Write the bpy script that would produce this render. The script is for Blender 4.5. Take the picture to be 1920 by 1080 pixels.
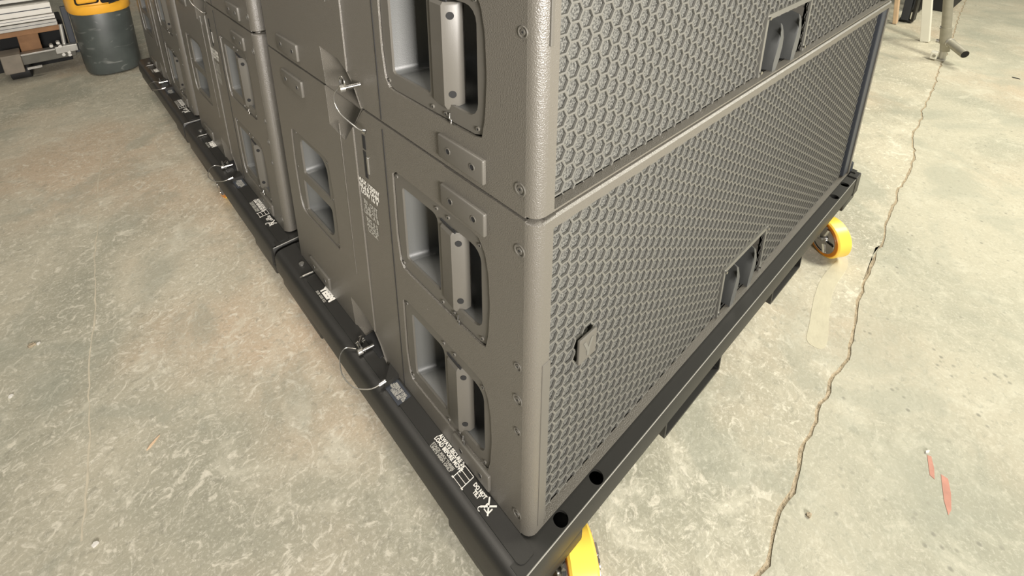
import bpy, bmesh, math, random
from mathutils import Vector, Matrix
from mathutils.geometry import tessellate_polygon
random.seed(7)
S = bpy.context.scene
for o in list(bpy.data.objects): bpy.data.objects.remove(o, do_unlink=True)
COL = S.collection
PI = math.pi
FZ = -0.2            # floor level; z = 0 is the top of the dollies

# ------------------------------------------------------------------ camera
cd = bpy.data.cameras.new('camera'); cam = bpy.data.objects.new('camera', cd); COL.objects.link(cam); S.camera = cam
CR = Matrix(((0.7429009647362821, -0.6693869782084522, -0.004385202259654941),
             (0.22735278421687138, 0.24614896280511428, 0.9421896834601847),
             (-0.6296100921226865, -0.7009506127502303, 0.33505129515096427)))
CP = Vector((-0.3472387670899585, -0.3310404578609022, 0.9335892084280845))
cam.matrix_world = Matrix.Translation(CP) @ CR.transposed().to_4x4()
cd.sensor_fit = 'HORIZONTAL'; cd.sensor_width = 36.0; cd.lens = 36.0 * 1000 / 1920
cd.shift_x = (960 - 938) / 1920; cd.shift_y = (79 - 540) / 1920
cd.clip_start = 0.02; cd.clip_end = 100

# ------------------------------------------------------------------ world, lights, exposure
W = bpy.data.worlds.new('world'); S.world = W; W.use_nodes = True
bg = W.node_tree.nodes['Background']; bg.inputs[0].default_value = (1.0, 0.96, 0.88, 1); bg.inputs[1].default_value = 0.19
def area(name, loc, target, size, power, color=(1, .95, .85), sy=None):
    l = bpy.data.lights.new(name, 'AREA'); l.energy = power; l.color = color; l.size = size
    if sy: l.shape = 'RECTANGLE'; l.size_y = sy
    o = bpy.data.objects.new(name, l); COL.objects.link(o); o.location = loc
    o.rotation_euler = (Vector(target) - Vector(loc)).to_track_quat('-Z', 'Y').to_euler(); return o
area('hall_lamp', (2.35, -1.45, 2.3), (1.7, -.3, 0), .7, 112, (1, .96, .82))
area('hall_lamp', (4.6, -0.9, 3.0), (4.0, -.2, 0), 1.2, 90, (1, .95, .80))
area('hall_lamp', (-.42, .75, 2.4), (-.4, .7, 0), .5, 27, (1, .92, .80))
area('hall_lamp', (-1.6, 3.0, 3.4), (-.8, 2.6, 0), 1.2, 12, (1, .92, .78))
k = area('added_fill_light', (-.75, -2.4, 1.25), (.12, .15, .95), .7, 47, (1, .95, .90)); k.data.spread = math.radians(72)  # unseen light added behind the camera to brighten corner edges and front faces
S.view_settings.view_transform = 'Standard'; S.view_settings.look = 'None'
S.view_settings.exposure = 0.0; S.view_settings.gamma = 1.0; S.view_settings.use_curve_mapping = False

# ------------------------------------------------------------------ materials
def mat(name, col, rough=.5, metal=0., bump=None, var=None, spec=.5):
    m = bpy.data.materials.new(name); m.use_nodes = True; nt = m.node_tree; b = nt.nodes['Principled BSDF']
    b.inputs['Base Color'].default_value = (*col, 1); b.inputs['Roughness'].default_value = rough
    b.inputs['Metallic'].default_value = metal; b.inputs['Specular IOR Level'].default_value = spec
    tc = nt.nodes.new('ShaderNodeTexCoord')
    if bump:
        n = nt.nodes.new('ShaderNodeTexNoise'); n.inputs['Scale'].default_value = bump[0]; n.inputs['Detail'].default_value = 3
        nt.links.new(tc.outputs['Object'], n.inputs['Vector'])
        bp = nt.nodes.new('ShaderNodeBump'); bp.inputs['Strength'].default_value = bump[1]; bp.inputs['Distance'].default_value = bump[2]
        nt.links.new(n.outputs['Fac'], bp.inputs['Height']); nt.links.new(bp.outputs['Normal'], b.inputs['Normal'])
    n2 = nt.nodes.new('ShaderNodeTexNoise'); n2.inputs['Scale'].default_value = var[0] if var else 6; n2.inputs['Detail'].default_value = 4
    nt.links.new(tc.outputs['Object'], n2.inputs['Vector'])
    k = var[1] if var else .08
    mx = nt.nodes.new('ShaderNodeMix'); mx.data_type = 'RGBA'
    mx.inputs['A'].default_value = (*[c * (1 - k) for c in col], 1); mx.inputs['B'].default_value = (*[min(1, c * (1 + k)) for c in col], 1)
    nt.links.new(n2.outputs['Fac'], mx.inputs['Factor']); nt.links.new(mx.outputs['Result'], b.inputs['Base Color'])
    return m
M = {}
M['paint'] = mat('textured_paint', (.098, .090, .075), .37, 0, (650, .7, .0011), (3, .06), 1.0)
M['plate'] = mat('smooth_plate', (.092, .086, .073), .42, 0, (1400, .25, .0004))
M['cup'] = mat('moulded_cup', (.072, .074, .071), .42, 0, (900, .3, .0005))
M['slate'] = mat('slate_plate', (.035, .04, .05), .5, 0, (900, .2, .0004))
M['dolly'] = mat('black_powder_steel', (.017, .0165, .0145), .45, 0, (1100, .25, .0004), (8, .15))
M['edge'] = mat('painted_edge_highlight', (.25, .245, .22), .4)  # pale grey that stands in for the highlight on the front rail
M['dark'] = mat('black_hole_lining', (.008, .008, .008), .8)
M['mesh'] = mat('grille_steel', (.11, .107, .094), .33, 0, (700, .3, .0004))
M['steel'] = mat('bright_steel', (.55, .54, .52), .25, 1.0, None, (40, .15))
M['zinc'] = mat('zinc_steel', (.40, .39, .36), .40, .9, (200, .2, .0005), (20, .2))
M['alu'] = mat('aluminium', (.60, .585, .54), .4, .6, None, (5, .1))
M['yellow'] = mat('yellow_polyurethane', (.92, .62, .085), .35, 0, None, (12, .05))
M['orange'] = mat('orange_polyurethane', (.88, .30, .012), .35)
M['truckorange'] = mat('orange_truck_paint', (.92, .45, .04), .35, 0, None, (9, .12))
M['truckgrey'] = mat('grey_truck_skirt', (.065, .075, .07), .4, 0, (30, .1, .001), (10, .45))
M['wood'] = mat('raw_wood', (.26, .135, .06), .7, 0, (60, .3, .002), (18, .35))
M['palewood'] = mat('pale_wood', (.72, .52, .34), .6, 0, None, (18, .2))
M['white'] = mat('white_print', (.74, .72, .66), .6)
M['greyprint'] = mat('grey_print', (.36, .35, .31), .6)
M['whitepaint'] = mat('white_paint', (.86, .84, .74), .5, 0, None, (12, .06))
M['pipe'] = mat('galvanised_tube', (.42, .40, .33), .45, .5, (60, .2, .001), (25, .25))
M['rubber'] = mat('black_rubber', (.02, .02, .02), .7)
M['crack'] = mat('crack_rubble', (.40, .33, .23), .95, 0, (120, .8, .01), (60, .5))
M['dirt'] = mat('dust', (.6, .54, .42), .9)
# speckled foam behind the grille
def foam():
    m = bpy.data.materials.new('acoustic_foam'); m.use_nodes = True; nt = m.node_tree; b = nt.nodes['Principled BSDF']
    tc = nt.nodes.new('ShaderNodeTexCoord'); n = nt.nodes.new('ShaderNodeTexNoise'); n.inputs['Scale'].default_value = 380; n.inputs['Detail'].default_value = 4
    nt.links.new(tc.outputs['Object'], n.inputs['Vector']); r = nt.nodes.new('ShaderNodeValToRGB')
    r.color_ramp.elements[0].position = .38; r.color_ramp.elements[0].color = (.032, .032, .028, 1)
    r.color_ramp.elements[1].position = .68; r.color_ramp.elements[1].color = (.165, .163, .143, 1)
    nt.links.new(n.outputs['Fac'], r.inputs['Fac']); nt.links.new(r.outputs['Color'], b.inputs['Base Color']); b.inputs['Roughness'].default_value = .85
    bp = nt.nodes.new('ShaderNodeBump'); bp.inputs['Strength'].default_value = .9; bp.inputs['Distance'].default_value = .003
    nt.links.new(n.outputs['Fac'], bp.inputs['Height']); nt.links.new(bp.outputs['Normal'], b.inputs['Normal']); return m
M['foam'] = foam()
# concrete
def concrete(name, specks):
    m = bpy.data.materials.new(name); m.use_nodes = True; nt = m.node_tree; b = nt.nodes['Principled BSDF']; L = nt.links.new
    tc = nt.nodes.new('ShaderNodeTexCoord')
    def noise(scale, detail=5, dist=0., rough=.55, vec=None, sc=None):
        n = nt.nodes.new('ShaderNodeTexNoise'); n.inputs['Scale'].default_value = scale; n.inputs['Detail'].default_value = detail
        n.inputs['Distortion'].default_value = dist; n.inputs['Roughness'].default_value = rough
        mp = nt.nodes.new('ShaderNodeMapping'); L(tc.outputs['Object'], mp.inputs['Vector'])
        if sc: mp.inputs['Rotation'].default_value = (0, 0, sc[2]); mp.inputs['Scale'].default_value = (sc[0], sc[1], 1)
        L(mp.outputs['Vector'], n.inputs['Vector']); return n.outputs['Fac']
    def ramp(f, p0, p1):
        r = nt.nodes.new('ShaderNodeMapRange'); r.interpolation_type = 'SMOOTHSTEP'; r.inputs['From Min'].default_value = p0; r.inputs['From Max'].default_value = p1
        L(f, r.inputs['Value']); return r.outputs['Result']
    def mix(f, a, c):
        x = nt.nodes.new('ShaderNodeMix'); x.data_type = 'RGBA'
        if hasattr(f, 'node'): L(f, x.inputs['Factor'])
        else: x.inputs['Factor'].default_value = f
        for k, v in (('A', a), ('B', c)):
            if isinstance(v, tuple): x.inputs[k].default_value = (*v, 1)
            else: L(v, x.inputs[k])
        return x.outputs['Result']
    def mul(a, c):
        x = nt.nodes.new('ShaderNodeMath'); x.operation = 'MULTIPLY'; x.use_clamp = True
        for i, v in enumerate((a, c)):
            if hasattr(v, 'node'): L(v, x.inputs[i])
            else: x.inputs[i].default_value = v
        return x.outputs[0]
    c = mix(ramp(noise(1.6, 6, .6), .35, .65), (.34, .33, .255), (.52, .48, .37))
    c = mix(mul(ramp(noise(1.1, 4, .3, .5, None, (1, 1, 1.3)), .46, .68), .75), c, (.56, .43, .30))
    c = mix(mul(ramp(noise(7, 8, 1.2, .65), .5, .7), .55), c, (.66, .63, .51))
    wk = .45 if specks else 1
    c = mix(mul(ramp(noise(26, 6, 2.2, .7), .52, .66), .7 * wk), c, (.74, .70, .58))
    c = mix(mul(ramp(noise(16, 5, 3.0, .7, None, (1, 4, .9)),   .60, .70), .6 * wk), c, (.78, .74, .62))
    c = mix(mul(ramp(noise(60, 5, .6, .7), .52, .68), .45), c, (.24, .23, .18))
    c = mix(mul(ramp(noise(150, 4, .3, .7), .50, .66), .35), c, (.76, .73, .62))
    c = mix(mul(ramp(noise(3.2, 5, .8, .6), .50, .66), .45), c, (.30, .31, .25))
    if specks:
        v = nt.nodes.new('ShaderNodeTexVoronoi'); v.inputs['Scale'].default_value = 42; L(tc.outputs['Object'], v.inputs['Vector'])
        inv = nt.nodes.new('ShaderNodeMapRange'); inv.inputs['From Min'].default_value = .10; inv.inputs['From Max'].default_value = .22
        inv.inputs['To Min'].default_value = 1; inv.inputs['To Max'].default_value = 0; L(v.outputs['Distance'], inv.inputs['Value'])
        c = mix(mul(mul(inv.outputs['Result'], ramp(noise(9, 3), .48, .62)), .8), c, (.17, .16, .13))
        c = mix(.25, c, (.42, .43, .35))
    L(c, b.inputs['Base Color']); b.inputs['Roughness'].default_value = .62; b.inputs['Specular IOR Level'].default_value = .35
    bp = nt.nodes.new('ShaderNodeBump'); bp.inputs['Strength'].default_value = .35; bp.inputs['Distance'].default_value = .004
    L(noise(35, 8, 1.0, .7), bp.inputs['Height']); L(bp.outputs['Normal'], b.inputs['Normal']); return m
M['concrete'] = concrete('polished_concrete', False)
M['concrete2'] = concrete('speckled_concrete', True)

# ------------------------------------------------------------------ mesh helpers
class MB:
    def __init__(s): s.b = bmesh.new()
    def poly(s, pts): 
        vs = [s.b.verts.new(p) for p in pts]
        try: return s.b.faces.new(vs)
        except ValueError: return None
    def box(s, x0, y0, z0, x1, y1, z1, bev=0., seg=2, Mx=None):
        r = bmesh.ops.create_cube(s.b, size=1); vs = r['verts']
        for v in vs: v.co = Vector(((x0 + x1) / 2 + v.co.x * (x1 - x0), (y0 + y1) / 2 + v.co.y * (y1 - y0), (z0 + z1) / 2 + v.co.z * (z1 - z0)))
        if bev:
            es = list({e for v in vs for e in v.link_edges})
            q = bmesh.ops.bevel(s.b, geom=es, offset=bev, segments=seg, affect='EDGES', profile=.5); vs = [v for v in q['verts']] + [v for v in vs if v.is_valid]
        if Mx: 
            for v in set(vs): v.co = Mx @ v.co
        return s
    def prism(s, pts, f, d0, d1):
        n = len(pts); a = [s.b.verts.new(f(u, v, d0)) for u, v in pts]; c = [s.b.verts.new(f(u, v, d1)) for u, v in pts]
        s.b.faces.new(a); s.b.faces.new(c[::-1])
        for i in range(n): s.b.faces.new((a[i], c[i], c[(i + 1) % n], a[(i + 1) % n]))
        return s
    def plate(s, outer, holes, f, d0, d1, back=True):
        loops = [outer] + holes; flat = [p for l in loops for p in l]
        tris = tessellate_polygon([[Vector((u, v, 0)) for u, v in l] for l in loops])
        a = [s.b.verts.new(f(u, v, d0)) for u, v in flat]; c = [s.b.verts.new(f(u, v, d1)) for u, v in flat]
        for t in tris:
            try: s.b.faces.new([a[i] for i in t])
            except ValueError: pass
            if back:
                try: s.b.faces.new([c[i] for i in reversed(t)])
                except ValueError: pass
        k = 0
        for l in loops:
            n = len(l)
            for i in range(n):
                j = (i + 1) % n; s.b.faces.new((a[k + i], c[k + i], c[k + j], a[k + j]))
            k += n
        return s
    def loft(s, rings, cap=True, closed=True):
        vr = [[s.b.verts.new(p) for p in r] for r in rings]
        for r0, r1 in zip(vr, vr[1:]):
            n = len(r0)
            for i in range(n if closed else n - 1):
                j = (i + 1) % n; s.b.faces.new((r0[i], r0[j], r1[j], r1[i]))
        if cap: s.b.faces.new(vr[-1])
        if cap == 2: s.b.faces.new(vr[0])
        return s
    def cyl(s, p, q, r, n=16, r2=None):
        p, q = Vector(p), Vector(q); d = (q - p).normalized(); u = d.orthogonal().normalized(); w = d.cross(u); r2 = r if r2 is None else r2
        R = [[c + (u * math.cos(t) + w * math.sin(t)) * rr for t in [2 * PI * i / n for i in range(n)]] for c, rr in ((p, r), (q, r2))]
        return s.loft(R, 2)
    def lathe(s, c, axis, prof, n=40):   # prof: (along axis, radius)
        c = Vector(c); d = Vector(axis).normalized(); u = d.orthogonal().normalized(); w = d.cross(u)
        rings = [[c + d * a + (u * math.cos(t) + w * math.sin(t)) * r for t in [2 * PI * i / n for i in range(n)]] for a, r in prof]
        return s.loft(rings, 2)
    def tube(s, pts, r, n=8):
        pts = [Vector(p) for p in pts]; rings = []; u = None
        for i, p in enumerate(pts):
            d = (pts[min(i + 1, len(pts) - 1)] - pts[max(i - 1, 0)]).normalized()
            u = d.orthogonal().normalized() if u is None else (u - d * u.dot(d)).normalized(); w = d.cross(u)
            rings.append([p + (u * math.cos(t) + w * math.sin(t)) * r for t in [2 * PI * k / n for k in range(n)]])
        return s.loft(rings, 2)
    def build(s, name, m, parent=None, smooth=None, normals=True):
        if normals: bmesh.ops.recalc_face_normals(s.b, faces=s.b.faces)
        me = bpy.data.meshes.new(name); s.b.to_mesh(me); s.b.free(); me.materials.append(m)
        if smooth is not None:
            me.polygons.foreach_set('use_smooth', [True] * len(me.polygons)); me.update()
            try: me.set_sharp_from_angle(angle=math.radians(smooth))
            except Exception: pass
        o = bpy.data.objects.new(name, me); COL.objects.link(o)
        if parent: o.parent = parent
        return o
def tag(o, label=None, cat=None, group=None, kind=None):
    for k, v in (('label', label), ('category', cat), ('group', group), ('kind', kind)):
        if v: o[k] = v
    return o
def empty(name, loc, rz=0, **k):
    o = bpy.data.objects.new(name, None); COL.objects.link(o); o.location = loc; o.rotation_euler = (0, 0, rz); o.empty_display_size = .05
    return tag(o, **k)
def copy_tree(o, parent=None):
    c = o.copy(); COL.objects.link(c); c.parent = parent
    for ch in list(o.children): copy_tree(ch, c)
    return c
def text(txt, size, Mx, m, parent, name='printed_text', sx=1., align='CENTER', bold=0.):
    cu = bpy.data.curves.new('t', 'FONT'); cu.body = txt; cu.size = size; cu.align_x = align; cu.align_y = 'CENTER'; cu.offset = bold; cu.space_line = .85
    cu.resolution_u = 2
    t = bpy.data.objects.new('t', cu); COL.objects.link(t); bpy.context.view_layer.update()
    me = bpy.data.meshes.new_from_object(t.evaluated_get(bpy.context.evaluated_depsgraph_get())); bpy.data.objects.remove(t); bpy.data.curves.remove(cu)
    me.transform(Mx @ Matrix.Diagonal((sx, 1, 1, 1))); me.name = name; me.materials.clear(); me.materials.append(m)
    o = bpy.data.objects.new(name, me); COL.objects.link(o); o.parent = parent; return o
def rr(u0, v0, u1, v1, r, n=4):          # rounded rectangle, counter-clockwise; r = one radius or four (BL, BR, TR, TL)
    R = r if isinstance(r, (tuple, list)) else (r,) * 4; P = []
    for (cu, cv, a, q) in ((u0, v0, PI, R[0]), (u1, v0, 1.5 * PI, R[1]), (u1, v1, 0, R[2]), (u0, v1, .5 * PI, R[3])):
        sx = 1 if cu == u0 else -1; sy = 1 if cv == v0 else -1
        for i in range(n + 1):
            t = a + .5 * PI * i / n; P.append((cu + sx * q + q * math.cos(t), cv + sy * q + q * math.sin(t)))
    return P
SCREW = {}
def screws(name, parent, pts, r, x, h, m=None, sock=.5, n=12):
    key = (name, r, m)
    for (y, z) in pts:
        if key not in SCREW:
            o = MB().lathe((0, 0, 0), (-1, 0, 0), [(-.001, r), (h, r * .95), (h, r * sock), (h - .0006, r * sock)], n).build(name, m or M['plate'], parent, 40)
            o.data.materials.append(M['dark'])
            for p in o.data.polygons:
                if max(math.hypot(o.data.vertices[i].co.y, o.data.vertices[i].co.z) for i in p.vertices) < r * sock * 1.01: p.material_index = 1
            SCREW[key] = o.data
        else:
            o = bpy.data.objects.new(name, SCREW[key]); COL.objects.link(o); o.parent = parent
        o.location = (x, y, z)
def smoothpoly(P, it=2, k=.22):
    for _ in range(it):
        Q = []
        for i in range(len(P)):
            a, b, c = Vector(P[i - 1]), Vector(P[i]), Vector(P[(i + 1) % len(P)])
            Q += [tuple(b.lerp(a, k)), tuple(b.lerp(c, k))]
        P = Q
    return P
XS = lambda y, z, d: (d, y, z)           # side face: u = y, v = z, depth along +x
YF = lambda x, z, d: (x, d, z)           # front face: depth along +y
ZT = lambda x, y, d: (x, y, d)

# ================================================================== floor
CRK = [(9.0, .62), (5.206, .255), (3.6, .1), (2.644, .014), (2.25, -.02), (2.051, -.069), (1.72, -.085), (1.396, -.119), (1.15, -.135), (.91, -.175), (.70, -.178), (.523, -.199), (.354, -.211), (.1, -.235), (-.6, -.3), (-9, -1.0)]
def jag(off):
    rnd = random.Random(3); P = []
    for (x0, y0), (x1, y1) in zip(CRK, CRK[1:]):
        n = max(2, int(abs(x1 - x0) / (.022 if abs(x0) < 5.3 and abs(x1) < 5.3 else .3)))
        for i in range(n):
            t = i / n; w = min(1, abs(x0 - 9) * 1); P.append((x0 + (x1 - x0) * t + rnd.uniform(-.003, .003), y0 + (y1 - y0) * t + .003 * math.sin(x0 * 31 + t * 9) + .0025 * math.sin(47 * (x0 + (x1 - x0) * t)) + rnd.uniform(-.0028, .0028) + rnd.uniform(0, off)))
    P.append(CRK[-1]); return P
floor = empty('floor', (0, 0, FZ), kind='structure')
up = jag(.003); dn = [(x, y - .0025 - .003 * random.random()) for x, y in jag(.001)]
MB().plate([(x, y + .002) for x, y in up] + [(-9, 9), (9, 9)], [], ZT, 0, -.02, False).build('slab', M['concrete'], floor)
MB().plate(dn[::-1] + [(9, -9), (-9, -9)], [], ZT, 0, -.02, False).build('slab', M['concrete2'], floor)
cf = MB().box(-9, -1.3, -.02, 9, .9, -.002).build('crack_filling', M['crack'], floor)
# pale repair patch and red marks (flat paint on the floor)
MB().prism(smoothpoly([(1.27, -.055), (1.24, -.085), (1.10, -.082), (1.0, -.105), (.90, -.135), (.865, -.13), (.865, -.095), (.92, -.085), (1.02, -.06), (1.12, -.045)], 2), ZT, .0, .0006).build('repair_patch', mat('pale_filler', (.52, .485, .36), .7, 0, (90, .4, .002), (30, .12)), floor)
RED = mat('faded_red_paint', (.50, .24, .18), .7, 0, None, (50, .3))
for P in ([(.765, -.358), (.768, -.364), (.745, -.373), (.722, -.378), (.724, -.370)], [(.742, -.384), (.742, -.395), (.715, -.404), (.682, -.410), (.668, -.408), (.690, -.398), (.712, -.392)]):
    MB().prism(P, ZT, 0, .0006).build('paint_mark', RED, floor)['label'] = 'short streak of faded red paint'
rs = random.Random(5); SL = [(-.285 - .215 * t + .003 * math.sin(t * 23) + rs.uniform(-.0015, .0015), 2.2 - 1.6 * t) for t in [i / 60 for i in range(61)]]
MB().prism([(x - .0003 - rs.random() * .0022, y) for x, y in SL] + [(x + .0003 + rs.random() * .0022, y) for x, y in SL[::-1]], ZT, 0, .0004).build('scratch_mark', mat('pale_scratch', (.54, .49, .375), .8, 0, None, (40, .3)), floor)

# ================================================================== loudspeaker cabinets
CW, CDp, CH, PITCH = 1.40, .80, .55, .886
STEP = -.0028
def hexgrille(notch):
    b = bmesh.new(); p = .0215; cs = p * .866; rad = p / math.sqrt(3); hr = rad * .865
    x0, z0 = .030, .012; NX = int((CW - .06) / cs) + 2; NZ = int(.53 / p) + 2; cache = {}
    def V(x, y, z):
        k = (round(x, 5), round(y, 5), round(z, 5))
        if k not in cache: cache[k] = b.verts.new((x, y, z))
        return cache[k]
    y0, y1 = .0115, .0150
    for i in range(NX):
        for j in range(NZ):
            cx = x0 + i * cs; cz = z0 + j * p + (p / 2 if i % 2 else 0)
            if cz > CH - .004 or cx > CW - .026: continue
            if notch and notch[0] - .004 < cx < notch[2] + .004 and cz < notch[3] + .004: continue
            o = [(cx + rad * math.cos(PI / 3 * k), cz + rad * math.sin(PI / 3 * k)) for k in range(6)]
            n = [(cx + hr * math.cos(PI / 3 * k), cz + hr * math.sin(PI / 3 * k)) for k in range(6)]
            for k in range(6):
                q = (k + 1) % 6
                b.faces.new((V(o[k][0], y0, o[k][1]), V(o[q][0], y0, o[q][1]), V(n[q][0], y0 + .0006, n[q][1]), V(n[k][0], y0 + .0006, n[k][1])))
                b.faces.new((V(n[k][0], y0 + .0006, n[k][1]), V(n[q][0], y0 + .0006, n[q][1]), V(n[q][0], y1, n[q][1]), V(n[k][0], y1, n[k][1])))
    mb = MB(); mb.b.free(); mb.b = b; return mb
def handle_outline(z0):
    return smoothpoly([(.306, z0 + .184), (.20, z0 + .185), (.10, z0 + .185), (.086, z0 + .165), (.080, z0 + .135), (.078, z0 + .085), (.082, z0 + .035), (.089, z0 + .003),
                       (.20, z0), (.292, z0), (.303, z0 + .015), (.308, z0 + .06), (.307, z0 + .12)], 1, .12)
def shrink(P, d):
    cu = sum(p[0] for p in P) / len(P); cv = sum(p[1] for p in P) / len(P); R = []
    for u, v in P:
        l = Vector((u - cu, v - cv)); n = l.length; R.append((cu + l.x * (n - d) / n, cv + l.y * (n - d) / n))
    return R
def make_cabinet(hz, rel_notch, badge, label, lower):
    root = empty('loudspeaker_cabinet', (0, 0, 0), label=label, cat='loudspeaker', group='loudspeaker cabinets in the long row')
    notch = (.575, 0, .768, .122 if lower else .112)
    # side panel outlines
    hA = handle_outline(hz[0]); hB = handle_outline(hz[1])
    rearP = smoothpoly([(.716, .383), (.56, .384), (.546, .378), (.539, .29), (.539, .185), (.545, .171), (.70, .169), (.721, .172), (.733, .20), (.735, .29), (.727, .375)], 1, .15)
    pockT = [(.516, .5495), (.514, .473), (.456, .464), (.408, .52), (.385, .5495)]
    pockB = [(.51, .0005), (.517, .072), (.45, .068), (.425, .055), (.405, .035), (.385, .0005)]
    E = .0024
    front = [(.016, 0), (.4228, 0), (.4228, CH), (.016, CH)]
    rear = [(.4232, 0), (.79, 0), (.79, CH), (.4232, CH)]
    # side skin, in two thicknesses, with real openings; pockets cut the top and bottom edges
    frontP = [(.016, E), (.385, E), (.405, .035), (.4228, .053), (.4228, .502), (.408, .52), (.385, CH - E), (.016, CH - E)]
    rearO = [(.51, E), (.79, E), (.79, CH - E), (.516, CH - E), (.514, .473), (.456, .464), (.4232, .502), (.4232, .053), (.425, .055), (.45, .068), (.517, .072)]
    body = MB()
    body.plate(frontP, [hA, hB], XS, 0, .006, False)
    body.plate(rearO, [rearP], XS, STEP, .006, False)
    # rounded vertical front corners, rounded top and bottom edges
    r = .017
    def cross(z, ins):      # open profile running from the left-front corner round the box to the left-rear corner
        P = []
        for i in range(7):
            t = PI + .5 * PI * i / 6; P.append((r + ins * 0 + (r - ins) * math.cos(t), r + (r - ins) * math.sin(t)))
        for i in range(7):
            t = 1.5 * PI + .5 * PI * i / 6; P.append((CW - r + (r - ins) * math.cos(t), r + (r - ins) * math.sin(t)))
        q = .01
        for i in range(5):
            t = .5 * PI * i / 4; P.append((CW - q + (q - ins) * math.cos(t), CDp - q + (q - ins) * math.sin(t)))
        for i in range(5):
            t = .5 * PI + .5 * PI * i / 4; P.append((q + (q - ins) * math.cos(t), CDp - q + (q - ins) * math.sin(t)))
        return [(x, y, z) for x, y in P]
    bv = .005
    zs = [(0, .009), (.0018, .009), (.0024, .003), (bv, 0), (CH - bv, 0), (CH - .0024, .003), (CH - .0018, .009), (CH, .009)]
    prof = [cross(z, i) for z, i in zs]
    # split: corner strips, right side and back (front strip left open for the frame)
    def strip(i0, i1): body.loft([p[i0:i1] for p in prof], False, False)
    strip(0, 7); strip(7, 24)
    body.poly([(.005, .02, CH), (.005, .79, CH), (CW - .005, .79, CH), (CW - .005, .02, CH)])
    body.poly([(.005, .02, 0), (.005, .79, 0), (CW - .005, .79, 0), (CW - .005, .02, 0)])
    # front frame: lips, then the inner ledge down to the grille
    lt, lb, ls = .018, .0075, .030
    X0, X1 = r, CW - r
    for z0, z1, i0, i1 in ((0, .0018, .009, .009), (.0018, .0024, .009, .003), (.0024, bv, .003, 0)):
        body.poly([(X0, i0, z0), (X1, i0, z0), (X1, i1, z1), (X0, i1, z1)]); body.poly([(X0, i0, CH - z0), (X1, i0, CH - z0), (X1, i1, CH - z1), (X0, i1, CH - z1)])
    body.poly([(X0, .009, 0), (X1, .009, 0), (X1, .02, 0), (X0, .02, 0)]); body.poly([(X0, bv, CH), (X1, bv, CH), (X1, .02, CH), (X0, .02, CH)])
    out = [(X0, bv), (X1, bv), (X1, CH - bv), (X0, CH - bv)]
    inn = rr(ls, lb, CW - ls, CH - lt, .001, 1)
    body.plate(out, [inn], YF, 0, .0135, False)
    body.build('cabinet_body', M['paint'], root, 42)
    # grille and foam
    g = hexgrille(notch).build('grille', M['mesh'], root, 30, False)
    MB().plate(rr(.02, .004, CW - .02, CH - .008, .001, 1), [rr(notch[0], notch[1] + .006, notch[2], notch[3], .001, 1)], YF, .0158, .019).build('foam', M['foam'], root)
    # recess in the bottom of the grille with two upright fins
    nb = MB(); n0, n1, n3 = notch[0], notch[2], notch[3]
    nb.plate([(n0 - .008, .006), (n0 - .008, n3 + .010), (n1 + .008, n3 + .010), (n1 + .008, .006), (n1, .006), (n1, n3), (n0, n3), (n0, .006)], [], YF, .0085, .017)
    nb.build('recess_frame', M['mesh'], root)
    MB().loft([[(x, y, z) for x, z in ((n0, .0), (n1, .0), (n1, n3), (n0, n3))] for y in (.014, .075)]).build('recess_box', M['plate'], root)
    for cx in (n0 + .052, n0 + .135):
        P = [(-.002, 0), (.005, .006), (.013, .03), (.017, .058), (.016, .08), (.010, .098), (0, .106), (.0, .098), (.003, .085), (-.002, .06), (-.008, .03), (-.009, 0)]
        f = MB()
        rings = []
        for (y, s) in ((.004, .86), (.007, .97), (.02, 1), (.07, 1)):
            rings.append([(cx + u * 1.15 + (y - .02) * .15, y, .002 + v * s * (n3 - .012) / .108) for u, v in P])
        f.loft(rings, 2).build('fin', M['slate'] if False else M['cup'], root, 50)
    for (x, z) in ((n0 - .003, n3 + .004), (n1 + .003, n3 + .004), (n0 - .003, .016), (n1 + .003, .016)): MB().cyl((x, .0125, z), (x, .0045, z), .0032, 10).build('recess_screw', M['steel'], root, 40)
    # slate rigging rail inside the right frame
    MB().box(CW - .068, .003, .012, CW - .028, .016, CH - .02, .002).build('side_rail', M['slate'], root)
    MB().box(.0175, -.0012, .02 if lower else .0, .0325, .008, .331 if lower else .001, .001).build('corner_strip', M['plate'], root)
    if not lower: MB().box(.0145, -.0020, .205, .0195, .008, .54, .001).build('edge_trim', M['plate'], root)
    if badge:
        bd = MB().box(.096, .0035, .262, .134, .0085, .306, .0015).build('badge', M['plate'], root)
        MB().prism([(.104, .298), (.109, .298), (.115, .285), (.121, .298), (.126, .298), (.1175, .279), (.1175, .270), (.1125, .270), (.1125, .279)], YF, .0028, .0036).build('emblem', M['mesh'], bd)
    # handles
    for z0, out_ in ((hz[0], hA), (hz[1], hB)):
        L = rr(.192, z0 + .026, .284, z0 + .162, (.006, .006, .006, .012), 3); Rr = rr(.097, z0 + .026, .160, z0 + .162, (.02, .006, .006, .02), 4)
        hp = MB().plate(shrink(out_, .0028), [L, Rr], XS, .0026, .0062).build('handle_plate', M['plate'], root)
        rings = []
        for d, a, b_, e in ((.0060, .286, .095, .0), (.02, .279, .098, .002), (.045, .266, .10, .005), (.065, .250, .104, .010), (.080, .228, .112, .018), (.088, .20, .125, .03)):
            rings.append([XS(u, v, d) for u, v in rr(b_, z0 + .026 - .002 + e, a, z0 + .164 - e, .010, 4)])
        MB().loft(rings).build('handle_cup', M['cup'], root, 45)
        gz0, gz1 = z0 + .018, z0 + .156
        P = [(.181, -.0008), (.155, -.0030), (.1525, -.0005), (.1425, .010), (.141, .018), (.146, .024), (.181, .012)]
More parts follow.
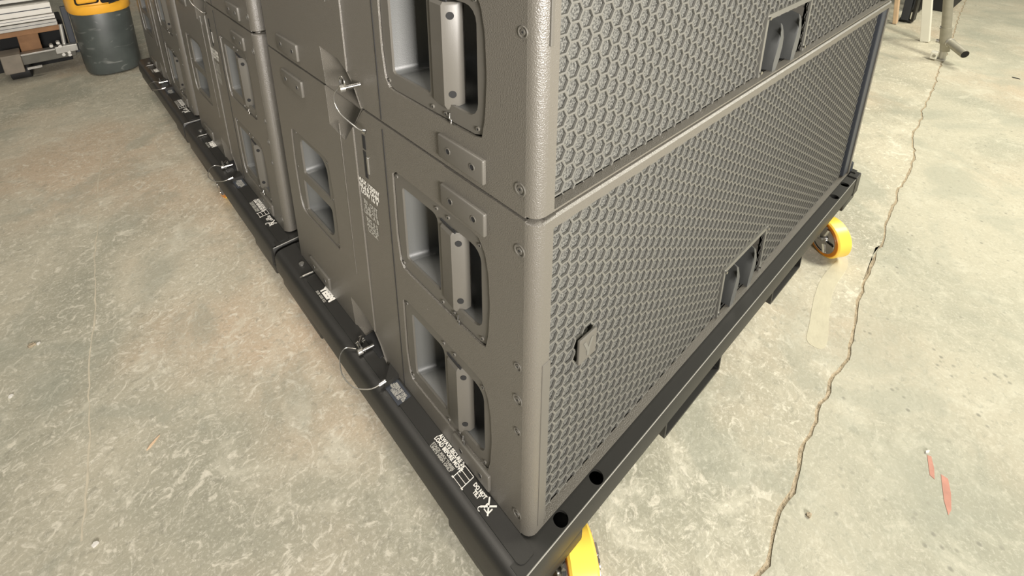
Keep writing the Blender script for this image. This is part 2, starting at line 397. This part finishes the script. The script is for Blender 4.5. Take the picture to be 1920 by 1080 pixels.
        gr = MB(); gr.loft([[XS(u, v_ + 0, x + dx) for u, x in P] for v_, dx in ((gz0, .004), (gz0 + .006, 0), (gz1 - .004, 0), (gz1, .003))] and
                           [[(x + dx, u, zz) for u, x in P] for zz, dx in ((gz0, .004), (gz0 + .007, 0), (gz1 - .004, 0), (gz1, .003))], 2)
        go = gr.build('grip', M['plate'], root, 35)
        n = Vector((-.0100, -.0105, 0)).normalized()
        for zz in (gz0 + .022, gz1 - .016):
            c = Vector((.0046, .1476, zz)); MB().cyl(c + n * .0007, c - n * .003, .0048, 14).build('grip_hole', M['dark'], go)
        MB().tube([(.001, .150, gz0 - .004), (-.003, .146, gz0 - .007), (.001, .148, gz0 - .012), (-.002, .144, gz0 - .015)], .0012, 6).build('spring', M['steel'], root, 60)
        MB().prism([(.183, gz1 + .004), (.150, gz1 + .0005), (.150, gz1 + .0035), (.183, gz1 + .007)], XS, .0006, .003).build('grip_slot', M['dark'], root)
        screws('plate_screw', root, [(y, z0 + z) for y, z in ((.296, .174), (.192, .174), (.165, .174), (.098, .170), (.294, .012), (.188, .010), (.160, .010), (.097, .014))], .0031, .0024, .0018)
    # rear handle with a cross web
    up_, dn_ = rr(.562, .283, .690, .372, (.004, .004, .02, .03), 4), rr(.562, .184, .700, .262, (.03, .004, .004, .01), 4)
    MB().plate(shrink(rearP, .0022), [up_, dn_], XS, STEP + .0024, .004).build('rear_handle_plate', M['plate'], root)
    MB().loft([[XS(u, v, d) for u, v in rr(.556 + e, .280 + e, .694 - e * 2, .376 - e, .012, 4)] for d, e in ((.004, 0), (.03, .004), (.055, .012), (.065, .025))]).build('rear_cup', M['cup'], root, 45)
    MB().loft([[XS(u, v, d) for u, v in rr(.556 + e, .178 + e * .3, .704 - e, .268 - e, .012, 4)] for d, e in ((.004, 0), (.02, .01), (.04, .03))]).build('rear_cup', M['cup'], root, 45)
    screws('plate_screw', root, ((.705, .376), (.557, .370), (.55, .29), (.55, .182), (.708, .18), (.722, .285)), .0031, STEP + .003, .0018)
    # rigging pockets: tapered cups at the top and bottom edges
    def pocket(P, deep, nm):
        cu, cv = .405, (.5495 if P[0][1] > .3 else .0005)
        rings = [[XS(u, v, STEP + .0004) for u, v in P]]
        for d, k in ((.010, .82), (.020, .58), (.030, .30), (.034, .15)): rings.append([XS(cu + (u - cu) * k, cv + (v - cv) * k, d) for u, v in P])
        MB().loft(rings).build(nm, M['paint'], root, 30)
    pocket(pockT, .05, 'rigging_pocket'); pocket(pockB, .05, 'rigging_pocket')
    # slot strip beside the rear half
    MB().box(-.0005, .386, .474, .004, .396, .500).build('slot', M['dark'], root)
    MB().box(-.0005, .388, .418, .004, .397, .470).build('slot', M['dark'], root)
    MB().box(-.0016, .381, .43, .001, .3865, .462, .0005).build('slot_rim', M['zinc'], root)
    MB().box(-.0009, .3245, .004, .001, .3255, CH - .012).build('panel_joint', M['dark'], root)
    MB().box(STEP - .0009, .4735, .16, STEP + .001, .4748, CH - .06, 0).build('panel_joint', M['paint'], root)
    # labels, printed sideways-on as small text
    TM = lambda y, z: Matrix.Translation((-.0006, y, z)) @ Matrix(((0, 0, -1, 0), (-1, 0, 0, 0), (0, 1, 0, 0), (0, 0, 0, 1)))
    text('MAX 1250W\nNL4 8 OHM\nLOW 16 V', .0128, TM(.390, .392), M['white'], root, bold=.0006)
    text('IN  OUT\nSUB 215\nLINK A B', .0125, TM(.390, .352), M['greyprint'], root, bold=.0006)
    text('RIG 0 5\nANGLE\nLOCK', .0125, TM(.390, .316), M['greyprint'], root, bold=.0006)
    # skid pads
    for y0, y1 in ((.082, .172), (.620, .720)):
        for z0, z1 in ((.487, .521), (.012, .046)):
            xo = 0 if y1 < .3 else STEP
            MB().box(xo - .0048, y0, z0, xo + .002, y1, z1, .0022, 3).build('skid_pad', M['plate'], root, 40)
            screws('pad_screw', root, [(y, (z0 + z1) / 2) for y in (y0 + .02, y1 - .022)], .0052, xo - .0046, .0009, M['plate'], .72, 14)
    # big socket bolts
    B = [(.024, .503, .0085), (.024, .036, .0085)] + ([(.025, .322, .0062), (.025, .264, .0085), (.025, .205, .0062)] if lower else [(.022, .218, .0068), (.024, .40, .006)])
    for (y, z, rad) in B:
        bo = MB().lathe((.0005, y, z), (-1, 0, 0), [(0, rad), (.0012, rad), (.0016, rad * .94), (.0012, rad * .74), (-.0003, rad * .70), (-.0003, rad * .5), (.0014, rad * .46), (.0014, rad * .2)], 24).build('bolt', M['plate'], root, 30)
        MB().cyl((-.0009, y, z), (-.00105, y, z), rad * .2, 6).build('bolt_socket', M['dark'], bo)
    return root
LOWL = ['lower front loudspeaker cabinet at the near corner, with square badge on its grille',
        'middle cabinet of the bottom row, second back from the near corner',
        'lower cabinet at the far end of the row, closest to the orange pallet truck']
UPL = ['upper loudspeaker cabinet at the near corner, cut by the top edge of the photo',
       'upper middle cabinet, second back along the row, mostly out of frame above',
       'upper cabinet at the far end of the row beside the pallet truck']
lowc = make_cabinet((.293, .044), None, True, LOWL[0], True)
upc = make_cabinet((.300, .066), None, False, UPL[0], False); upc.location = (0, 0, CH)
for i in (1, 2):
    c = copy_tree(lowc); c.location = (0, PITCH * i, 0); c['label'] = LOWL[i]
    if i < 3:
        c = copy_tree(upc); c.location = (0, PITCH * i, CH); c['label'] = UPL[i]

# ================================================================== wheeled dollies
def caster(parent, x, y, ang, r=.0575, w=.046):
    top = -.086
    cb = MB().box(x - .03, max(y - .03, -.012), top + .001, x + .03, max(y + .03, .03), top + .005, .001)
    d = Vector((math.cos(ang), math.sin(ang), 0)); t = Vector((-d.y, d.x, 0)); c = Vector((x, y, FZ + r))
    cb.cyl((x, y + .03, top + .003), (x, y + .03, top - .0005), .012, 20)
    for s in (-1, 1):
        a = c + d * s * (w / 2 + .004)
        Mx = Matrix.Translation(a) @ Matrix((( d.x, t.x, 0, 0), (d.y, t.y, 0, 0), (0, 0, 1, 0), (0, 0, 0, 1)))
        cb.prism([(-.008, .045), (.008, .045), (.007, -.007), (-.007, -.007)], lambda u, v, q: Mx @ Vector((q, u, v)), -.002, .002)
    cb.cyl(c - d * (w / 2 + .012), c + d * (w / 2 + .012), .006, 12)
    cs = cb.build('caster', M['zinc'], parent, 40)
    MB().lathe(c, d, [(-w / 2, r * .74), (-w / 2, r * .94), (-w / 2 + .004, r), (w / 2 - .004, r), (w / 2, r * .94), (w / 2, r * .74)], 48).build('tyre', M['yellow'], cs, 35)
    tb = MB()
    for s in (-1, 1): tb.lathe(c + d * s * (w / 2 - .0005), d * s, [(0, r * .93), (.0012, r * .92), (.0012, r * .78), (0, r * .74)], 48)
    tb.build('tyre_sidewall', M['orange'], cs, 35)
    hb = MB().lathe(c, d, [(-w / 2 - .001, r * .28), (-w / 2 - .001, r * .76), (w / 2 + .001, r * .76), (w / 2 + .001, r * .28)], 40)
    for s in (-1, 1):
        q = c + d * s * (w / 2)
        hb.lathe(q, d * s, [(0, r * .30), (.006, r * .28), (.006, r * .12)], 24)
        for k in range(5):
            a = 2 * PI * k / 5; e = t * math.cos(a) + Vector((0, 0, 1)) * math.sin(a); hb.tube([q + e * r * .25 + d * s * .003, q + e * r * .72 + d * s * .002], .0045, 6)
        hb.lathe(q, d * s, [(0, r * .76), (.003, r * .76), (.003, r * .70), (0, r * .70)], 32)
    hb.build('hub', M['steel'], cs, 35)
def make_dolly(label, length, angs):
    root = empty('wheeled_dolly', (0, 0, 0), label=label, cat='dolly', group='wheeled dollies under the loudspeaker row')
    x0, x1, y0, y1 = -.050, CW + .012, -.024, length
    # left and right long rails with a rounded shoulder; front and rear rails
    def rail(side):
        P = [(.004, -.001), (-.030, -.001), (-.040, -.003), (-.046, -.008), (-.0495, -.016), (-.050, -.055), (-.046, -.058), (.004, -.058)]
        f = (lambda u, v, d: (u, d, v)) if side < 0 else (lambda u, v, d: (CW - .040 - u, d, v))
        MB().prism(P, f, y0 + .008, y1).build('side_rail', M['dolly'], root, 40)
    rail(-1); rail(1)
    # front rail with drilled holes
    hol = []
    for hx in (.058, .142, 1.315, 1.227): hol.append([(hx + .0115 * math.cos(t), -.0095 + .0115 * math.sin(t)) for t in [2 * PI * i / 20 for i in range(20)]])
    top = [(-.036, -.0225), (CW - .03, -.0225), (CW - .03, .05), (-.0, .05), (-.0, .0), (-.036, .0)]
    fr = MB().plate(top, hol, ZT, -.0008, -.006)
    Q = [(-.0225, -.0008), (-.024, -.003), (-.024, -.050), (-.021, -.052), (.05, -.052), (.05, -.048), (-.019, -.048), (-.019, -.006)]
    fr.prism(Q, lambda u, v, d: (d, u, v), -.046, CW - .002)
    fr.build('front_rail', M['dolly'], root, 40)
    MB().tube([(-.044, -.0232, -.0016), (CW - .03, -.0232, -.0016)], .0011, 6).build('rail_highlight', M['edge'], root, 60)  # thin pale rod: the rail's highlight line painted in as geometry
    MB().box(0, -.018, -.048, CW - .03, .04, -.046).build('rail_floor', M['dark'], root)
    MB().box(.0, y1 - .06, -.055, CW - .03, y1, -.001, .003).build('rear_rail', M['dolly'], root)
    MB().box(CW - .030, -.026, -.06, CW + .012, -.001, .004, .002).build('end_cap', M['dolly'], root)
    MB().cyl((CW - .002, .006, -.004), (CW - .002, .006, .034), .009, 16).build('stop_pin', M['slate'], root, 40)
    MB().box(CW - .008, -.014, .004, CW + .012, .02, .008, .001).build('corner_tab', M['dolly'], root)
    # raised label plate on the left rail, ending in a bracket
    tp = MB(); tp.prism(rr(-.0275, -.0125, .0, .708, (.010, .004, .004, .01), 4), ZT, -.002, .0012); tp.build('top_plate', M['dolly'], root, 40)
    MB().box(-.032, .745, -.02, .004, .80, -.004, .003).build('joining_lug', M['dolly'], root, 40)
    MB().cyl((-.015, .76, -.004), (-.015, .76, .003), .006, 12).build('lug_bolt', M['zinc'], root, 40)
    MB().tube([(-.034, .722, -.002), (-.030, .716, .0035), (-.006, .7135, .0035)], .002, 6).build('plate_lip', M['zinc'], root, 40)
    # fork channels across the dolly and corner blocks that carry the casters
    for a, b in ((.335, .548), (.80, .985)):
        ch = MB().plate(rr(a, -.096, b, -.052, .003, 2), [rr(a + .005, -.091, b - .005, -.057, .002, 1)], YF, -.0215, y1 - .01); ch.build('fork_channel', M['dolly'], root, 40)
    MB().plate(rr(.06, -.088, .11, -.058, .002, 1), [], XS, -.045, CW - .0, True).build('cross_member', M['dolly'], root)
    for (a, b) in ((-.022, .135), (.60, min(y1 - .005, .82))):
        for q0, q1 in ((-.047, .10), (CW - .10, CW + .006)):
            MB().box(q0, a, -.084, q1, b, -.056, .004).build('corner_block', M['dolly'], root, 40)
    caster(root, .09, -.025, angs[0]); caster(root, 1.24, -.02, angs[1]); caster(root, .046, .61, angs[2]); caster(root, CW - .12, .70, angs[3])
    # print on the top plate; read from the left side of the dolly
    TP = lambda x, y: Matrix.Translation((x, y, .0016)) @ Matrix(((0, 1, 0, 0), (-1, 0, 0, 0), (0, 0, 1, 0), (0, 0, 0, 1)))
    text('ALWAYS SECURE 2x\nLOAD BEFORE MOVE', .0092, TP(-.0085, .175), M['white'], root, bold=.0004, sx=.82)
    text('STACK MAX THREE\nUNITS HIGH ONLY', .0062, TP(-.0232, .178), M['greyprint'], root, bold=.0003, sx=1.05)
    ic = MB()
    def bar(x0_, y0_, x1_, y1_): ic.box(x0_, min(y0_, y1_), .0013, x1_, max(y0_, y1_), .0017)
    for x in (-.027, -.019, -.011, -.003): bar(x - .0004, .120, x + .0004, .142)
    bar(-.027, .1195, -.003, .1205); bar(-.027, .1415, -.003, .1425); bar(-.0285, .1175, -.0265, .1215); bar(-.0285, .1405, -.0265, .1445)
    ic.build('stack_symbol', M['white'], root)
    text('DO NOT\nTILT', .0085, TP(-.012, .098), M['white'], root, bold=.0004, sx=.8)
    ic = MB()
    for s in (-1, 1):
        R_ = Matrix.Translation((-.012, .0735, .0016)) @ Matrix.Rotation(s * PI / 4.3, 4, 'Z'); ic.box(-.0125, -.0012, -.0002, .0125, .0012, .0002, 0, 2, R_)
    ic.tube([(-.024 + .003 * math.cos(t), .080 + .003 * math.sin(t), .0016) for t in [i * .5 for i in range(9)]], .0006, 4)
    for (a, b, c_, d_) in ((-.020, .066, -.010, .068), (-.020, .076, -.010, .078), (-.020, .066, -.0185, .078)): ic.box(a, b, .0014, c_, d_, .0017)
    ic.build('no_tilt_symbol', M['white'], root)
    text('YEEM', .0215, TP(-.0105, .628), M['white'], root, bold=.0016, sx=.95)
    text('SUB 1500 KG', .0075, TP(-.0245, .632), M['greyprint'], root, bold=.0003)
    text('TO LOCK', .0075, TP(-.022, .455), M['white'], root, bold=.0004)
    text('PULL', .0085, TP(-.010, .470), M['greyprint'], root, bold=.0003)
    st = MB(); st.box(-.030, .300, .0013, -.003, .345, .0015); stk = st.build('sticker', M['slate'], root)
    text('SERIAL NO 0421\nMADE FOR TOUR\nMAX LOAD 600 KG\nCHECK PIN', .0052, TP(-.0165, .3225), M['greyprint'], stk, bold=.0003)
    # triangular latch bracket beside the cabinet's rigging pocket
    MB().prism([(-.03, .345), (.022, .40), (.022, .345)], ZT, .0012, .012).build('latch_bracket', M['dolly'], root, 40)
    MB().box(-.006, .405, -.0, .03, .47, .004, .001).build('latch_well', M['dark'], root)
    return root
DL = ['black wheeled dolly under the front cabinets, nearest the camera, reading DO NOT TILT',
      'black wheeled dolly under the second pair of cabinets, in the middle of the row',
      'black wheeled dolly at the far end of the row near the pallet truck']
A0 = [math.radians(a) for a in (145, 150, 5, 150)]
d0 = make_dolly(DL[0], .845, A0)
for i in (1, 2):
    c = copy_tree(d0); c.location = (0, PITCH * i, 0); c['label'] = DL[i]
    if i == 1: [k for k in c.children if k.name.startswith('caster')][2].location = (-.040, 0, 0)

# ================================================================== locking pins on steel lanyards
def locking_pin(loc, label, low):
    t = empty('locking_pin', loc, label=label, cat='locking pin', group='locking pins with wire lanyards')
    MB().cyl((-.022, .0, .0), (.004, -.004, .0), .0034, 12).build('pin_shaft', M['steel'], t, 40)
    MB().cyl((-.028, .001, -.0), (-.020, 0, 0), .0062, 14).build('pin_head', M['zinc'], t, 40)
    MB().tube([(-.022, .002 + .009 * math.cos(a), .010 + .009 * math.sin(a)) for a in [i * PI / 6 for i in range(13)]], .0013, 6).build('pull_ring', M['steel'], t, 50)
    if low: P = [(-.026, .012, -.001), (-.040, .030, 0), (-.058, .020, 0), (-.074, -.020, 0), (-.070, -.062, 0), (-.046, -.088, .002), (-.020, -.092, .006)]
    else: P = [(-.026, .004, .002), (-.030, .018, -.012), (-.030, .022, -.030), (-.026, .012, -.048), (-.018, -.006, -.060), (-.010, -.016, -.070), (-.004, -.024, -.072)]
    Q = []
    for a, b in zip(P, P[1:]):
        for k in range(4): Q.append(Vector(a).lerp(Vector(b), k / 4))
    Q.append(Vector(P[-1]))
    for _ in range(2): Q = [Q[0]] + [(Q[i - 1] + Q[i] * 2 + Q[i + 1]) / 4 for i in range(1, len(Q) - 1)] + [Q[-1]]
    MB().tube(Q, .0011, 6).build('wire_lanyard', M['zinc'], t, 60)
    MB().cyl(Q[-3], Q[-1], .0038, 10).build('crimp_sleeve', M['steel'], t, 40)
    MB().tube([Vector((-.004, .03, .001)), Vector((-.02, .012, .0015))] if low else [(-.006, .04, -.003), (-.016, .02, -.008)], .0028, 8).build('safety_clip', M['steel'], t, 50)
    return t
NM = ['near cabinets', 'middle cabinets', 'far cabinets']
for i in range(3):
    locking_pin((-.006, .384 + PITCH * i, CH + .045), 'steel locking pin with wire loop at the seam between the two ' + NM[i], False)
    locking_pin((-.006, .44 + PITCH * i, .008), 'steel locking pin and wire lanyard lying on the dolly rail below the ' + NM[i], True)

# ================================================================== upper left: pallet truck, beams, skate
def scuff(m):
    nt = m.node_tree; b = nt.nodes['Principled BSDF']; tc = nt.nodes.new('ShaderNodeTexCoord'); mp = nt.nodes.new('ShaderNodeMapping'); mp.inputs['Scale'].default_value = (1, 1, 2.6)
    n = nt.nodes.new('ShaderNodeTexNoise'); n.inputs['Scale'].default_value = 9; n.inputs['Detail'].default_value = 5; n.inputs['Distortion'].default_value = 1.2
    r = nt.nodes.new('ShaderNodeMapRange'); r.inputs['From Min'].default_value = .62; r.inputs['From Max'].default_value = .85; x = nt.nodes.new('ShaderNodeMix'); x.data_type = 'RGBA'
    old = b.inputs['Base Color'].links[0].from_socket; L = nt.links.new
    L(tc.outputs['Object'], mp.inputs[0]); L(mp.outputs[0], n.inputs['Vector']); L(n.outputs['Fac'], r.inputs['Value']); L(r.outputs[0], x.inputs['Factor']); L(old, x.inputs['A'])
    x.inputs['B'].default_value = (.40, .41, .38, 1); L(x.outputs['Result'], b.inputs['Base Color'])
scuff(M['truckgrey'])
t = empty('pallet_truck', (-.098, 3.19, FZ), label='electric pallet truck with orange hood and scuffed dark grey skirt, beyond the row', cat='pallet truck')
def hull(zs, name, m, par, n=32):
    rings = []
    for z, a, b in zs:
        rings.append([(a * (abs(math.cos(q)) ** .75) * (1 if math.cos(q) > 0 else -1), b * (abs(math.sin(q)) ** .75) * (1 if math.sin(q) > 0 else -1) + .05, z) for q in [2 * PI * i / n for i in range(n)]])
    return MB().loft(rings, 2).build(name, m, par, 40)
hull([(.004, .118, .16), (.012, .126, .17), (.06, .130, .175), (.343, .134, .185), (.349, .132, .183)], 'skirt', M['truckgrey'], t)
hood = hull([(.350, .138, .19), (.357, .142, .194), (.395, .142, .192), (.40, .143, .184), (.56, .14, .17), (.66, .12, .14), (.68, .10, .12)], 'hood', M['truckorange'], t)
MB().box(-.10, -.152, .415, -.012, -.13, .60, .012, 3).build('hood_panel', M['truckorange'], hood, 40)
MB().box(-.106, -.146, .409, -.006, -.128, .606, .012, 3).build('panel_gap', M['dark'], hood, 40)
MB().box(.0, -.154, .405, .085, -.12, .60, .01, 3).build('control_bay', M['dark'], hood, 40)
cc = MB().cyl((.03, -.165, .44), (.03, -.13, .44), .014, 16); cc.build('coupler', M['alu'], hood, 40)
MB().box(.055, -.16, .425, .07, -.14, .55, .004).build('lever', M['steel'], hood, 40)
MB().tube([(.10, -.125, .43), (.06, -.16, .41), (.03, -.165, .404)], .004, 6).build('cable', M['rubber'], hood, 50)
hull([(.0, .09, .12), (.02, .09, .12)], 'drive_base', M['rubber'], t)
# beams
b0 = [('bottom', .075, .105), ('middle', .107, .150), ('top', .152, .203)]
def beam(z0, z1, y0, x1, label, m):
    o = empty('aluminium_beam', (x1, y0, z0), label=label, cat='beam', group='stacked metal beams')
    h = z1 - z0
    MB().plate(rr(0, 0, .10, h, .002, 1), [rr(.004, .004, .096, h - .004, .001, 1)], lambda u, v, d: (d, u, v), -1.6, 0).build('profile', m, o)
    MB().box(-1.6, -.0015, h * .48, -.002, .001, h * .56).build('groove', M['slate'], o)
    return o
beam(.070, .105, 3.30, -.288, 'lowest metal beam in the stack, resting on timber beside the pallet truck', M['zinc'])
beam(.107, .135, 3.305, -.290, 'bright narrow aluminium beam, second from the bottom of the stack', M['alu'])
beam(.137, .196, 3.31, -.295, 'wide pale aluminium beam, third from the bottom of the stack', M['alu'])
beam(.204, .250, 3.37, -.30, 'grey metal beam on top of the stack at the photo\'s top left', M['zinc'])
tag(MB().box(-1.6, 3.31, .040, -.285, 3.40, .069, .002).build('timber_batten', M['wood']), 'long orange-brown timber batten directly under the metal beams', 'timber')
tag(MB().box(-.465, 3.365, -.098, -.378, 3.44, .039, .003).build('wood_block', M['wood']), 'upright brown wood block holding up the batten, left of the pallet truck', 'timber')
tag(MB().box(-1.5, 3.52, -.2, -.26, 3.72, .05, .003).build('storage_crate', M['dark']), 'dark crate in the shadow behind the wood block', 'crate')
t = empty('machine_skate', (-.36, 3.33, FZ), label='low steel skate frame with exposed bolts and a small black roller, under the metal beams', cat='skate')
MB().box(-.12, -.05, .09, .115, .015, .145, .003).build('front_bar', mat('dusty_steel', (.12, .115, .095), .6, .3, (50, .2, .001), (20, .4)), t)
MB().box(-.12, -.06, .143, .115, -.01, .152, .001).build('top_flange', M['zinc'], t)
MB().box(.03, -.07, .12, .128, -.03, .160, .003).build('bracket', M['zinc'], t)
MB().box(.10, -.02, .15, .128, .01, .36, .003).build('upright', M['slate'], t)
MB().cyl((.075, -.03, .15), (.083, -.03, .27), .009, 10).build('threaded_rod', M['alu'], t, 40)
for (x, z) in ((.02, .175), (.05, .185), (.055, .165), (.06, .115), (.085, .122), (.085, .108)):
    MB().cyl((x, -.085, z), (x, -.05, z), .0085, 6).build('bolt', M['alu'], t)
MB().box(-.12, .02, .085, .14, .16, .10, .002).build('deck', M['slate'], t)
MB().box(-.19, -.07, .06, -.11, .06, .16, .004).build('end_block', mat('dusty_block', (.22, .19, .15), .7, .1, None, (18, .4)), t)
MB().cyl((-.17, .035, .042), (-.09, .025, .042), .042, 24).build('roller', M['rubber'], t, 40)
MB().cyl((-.175, .035, .042), (-.17, .035, .042), .015, 12).build('axle', M['alu'], t, 40)
MB().box(-.10, -.066, .066, -.04, -.05, .078).build('scraper', M['zinc'], t)

# ================================================================== upper right: post, tube, stands
tag(MB().box(-.02, -.023, .002, .02, .023, 1.3, .002, 2, Matrix.Translation((3.755, .234, FZ)) @ Matrix.Rotation(-.155, 4, 'X')).build('white_post', M['whitepaint']), 'square white-painted post standing on the floor behind the dolly', 'post')
t = empty('tube_stand', (3.44, .096, FZ), label='round galvanised tube stand on a small foot plate, with a short stub tube', cat='stand')
MB().box(-.035, -.018, 0, .03, .04, .008, .001).build('foot_plate', M['alu'], t)
MB().cyl((0, 0, .008), (0, 0, .07), .018, 20).build('spigot', M['alu'], t, 40)
MB().box(-.05, .018, .008, -.01, .048, .05, .003).build('foot_bracket', M['whitepaint'], t)
MB().cyl((-.052, .03, .03), (-.046, .03, .03), .009, 6).build('foot_bolt', M['zinc'], t)
MB().cyl((.0, -.004, .055), (.0, .215, 1.4), .0235, 24).build('upright_tube', M['pipe'], t, 40)
cl = MB().cyl((0, .004, .10), (0, .018, .19), .0275, 24); cl.build('clamp_collar', M['pipe'], t, 40)
for z in (.105, .185): MB().cyl((0, .03, z), (0, .046, z), .010, 8).build('clamp_nut', M['zinc'], t)
a = Vector((-.005, -.01, .115)); e = Vector((-.09, -.101, .085))
MB().cyl(a, e, .0235, 24).build('stub_tube', M['pipe'], t, 40)
MB().cyl(a + (e - a) * .08, a + (e - a) * .14, .027, 24).build('stub_ring', M['alu'], t, 40)
MB().cyl(e, e + (e - a).normalized() * .0012, .021, 24).build('tube_opening', M['dark'], t)
# black steel trestles and timber further back
def trestle(x, y, label, h=.9):
    o = empty('steel_trestle', (x, y, FZ), label=label, cat='trestle', group='black trestles behind the row')
    MB().box(-.03, -.022, .02, .03, .022, h, .003).build('upright', M['slate'], o)
    MB().box(-.02, -.05, .015, .06, -.035, h * .9, .003).build('side_plate', M['dolly'], o)
    MB().cyl((.0, -.03, .014), (0, .03, .014), .014, 14).build('foot_roller', M['rubber'], o, 40)
    MB().cyl((-.001, -.034, .02), (0, -.04, .02), .010, 12).build('roller_cap', M['zinc'], o, 40)
    return o
trestle(4.15, .430, 'black steel trestle leg nearest the cabinets, with a small roller foot, behind the timber board')
trestle(4.5, .462, 'black steel trestle leg further back, between the timber board and the white post')
t2 = MB(); t2.box(-.02, -.012, 0, .02, .012, .34, .003, 2, Matrix.Translation((4.05, .462, -.195)) @ Matrix.Rotation(-.10, 4, 'X') @ Matrix.Rotation(-.1, 4, 'Y'))
tag(t2.build('timber_board', M['palewood']), 'pale timber board leaning upright between the cabinets and the black trestle', 'timber')
tag(MB().box(4.65, .27, FZ, 5.3, .40, .5, .006).build('black_case', M['rubber']), 'black case standing far back, between the white post and the tube stand', 'case')

# ================================================================== small debris on the floor
def un_floor(px, py):
    d = CR.transposed() @ Vector((px - 938, -(py - 79), -1000)); k = (FZ - CP.z) / d.z; return CP + d * k
def chip(px0, px1, w, h, m, name, label, cat):
    a, b = un_floor(*px0), un_floor(*px1); d = (b - a); n = Vector((-d.y, d.x, 0)).normalized() * w
    P = [a, a + d * .3 + n, a + d * .75 + n * .8, b, a + d * .6 - n * .7, a + d * .25 - n]
    mb = MB(); lo = [p.copy() for p in P]; hi = [p + Vector((0, 0, h)) for p in P]; mb.loft([lo, hi], 2); tag(mb.build(name, m), label, cat)
chip((275, 845), (300, 816), .0022, .002, M['palewood'], 'wood_splinter', 'thin pale wood splinter lying on the open floor left of the dolly', 'splinter')
chip((52, 652), (68, 646), .005, .006, M['crack'], 'stone_chip', 'dark stone chip near the left edge of the photo, beside a pale crumb', 'stone')
chip((69, 647), (76, 643), .003, .004, M['white'], 'plaster_crumb', 'pale crumb touching the dark stone chip at the left', 'crumb')
chip((16, 747), (26, 741), .004, .004, M['white'], 'plaster_crumb', 'pale crumb at the far left edge, below the dark stone chip', 'crumb')
chip((172, 1026), (186, 1018), .004, .004, M['white'], 'plaster_crumb', 'pale crumb low on the left floor, near the bottom edge', 'crumb')
chip((1735, 850), (1743, 846), .0022, .003, M['white'], 'plaster_crumb', 'tiny white crumb on the right floor above the red paint marks', 'crumb')
chip((1512, 968), (1522, 966), .004, .004, M['crack'], 'stone_chip', 'dark stone chip right of the crack, near the bottom of the photo', 'stone')
chip((1897, 145), (1913, 149), .006, .003, M['rubber'], 'metal_scrap', 'small dark scrap on the floor at the upper right edge', 'scrap')
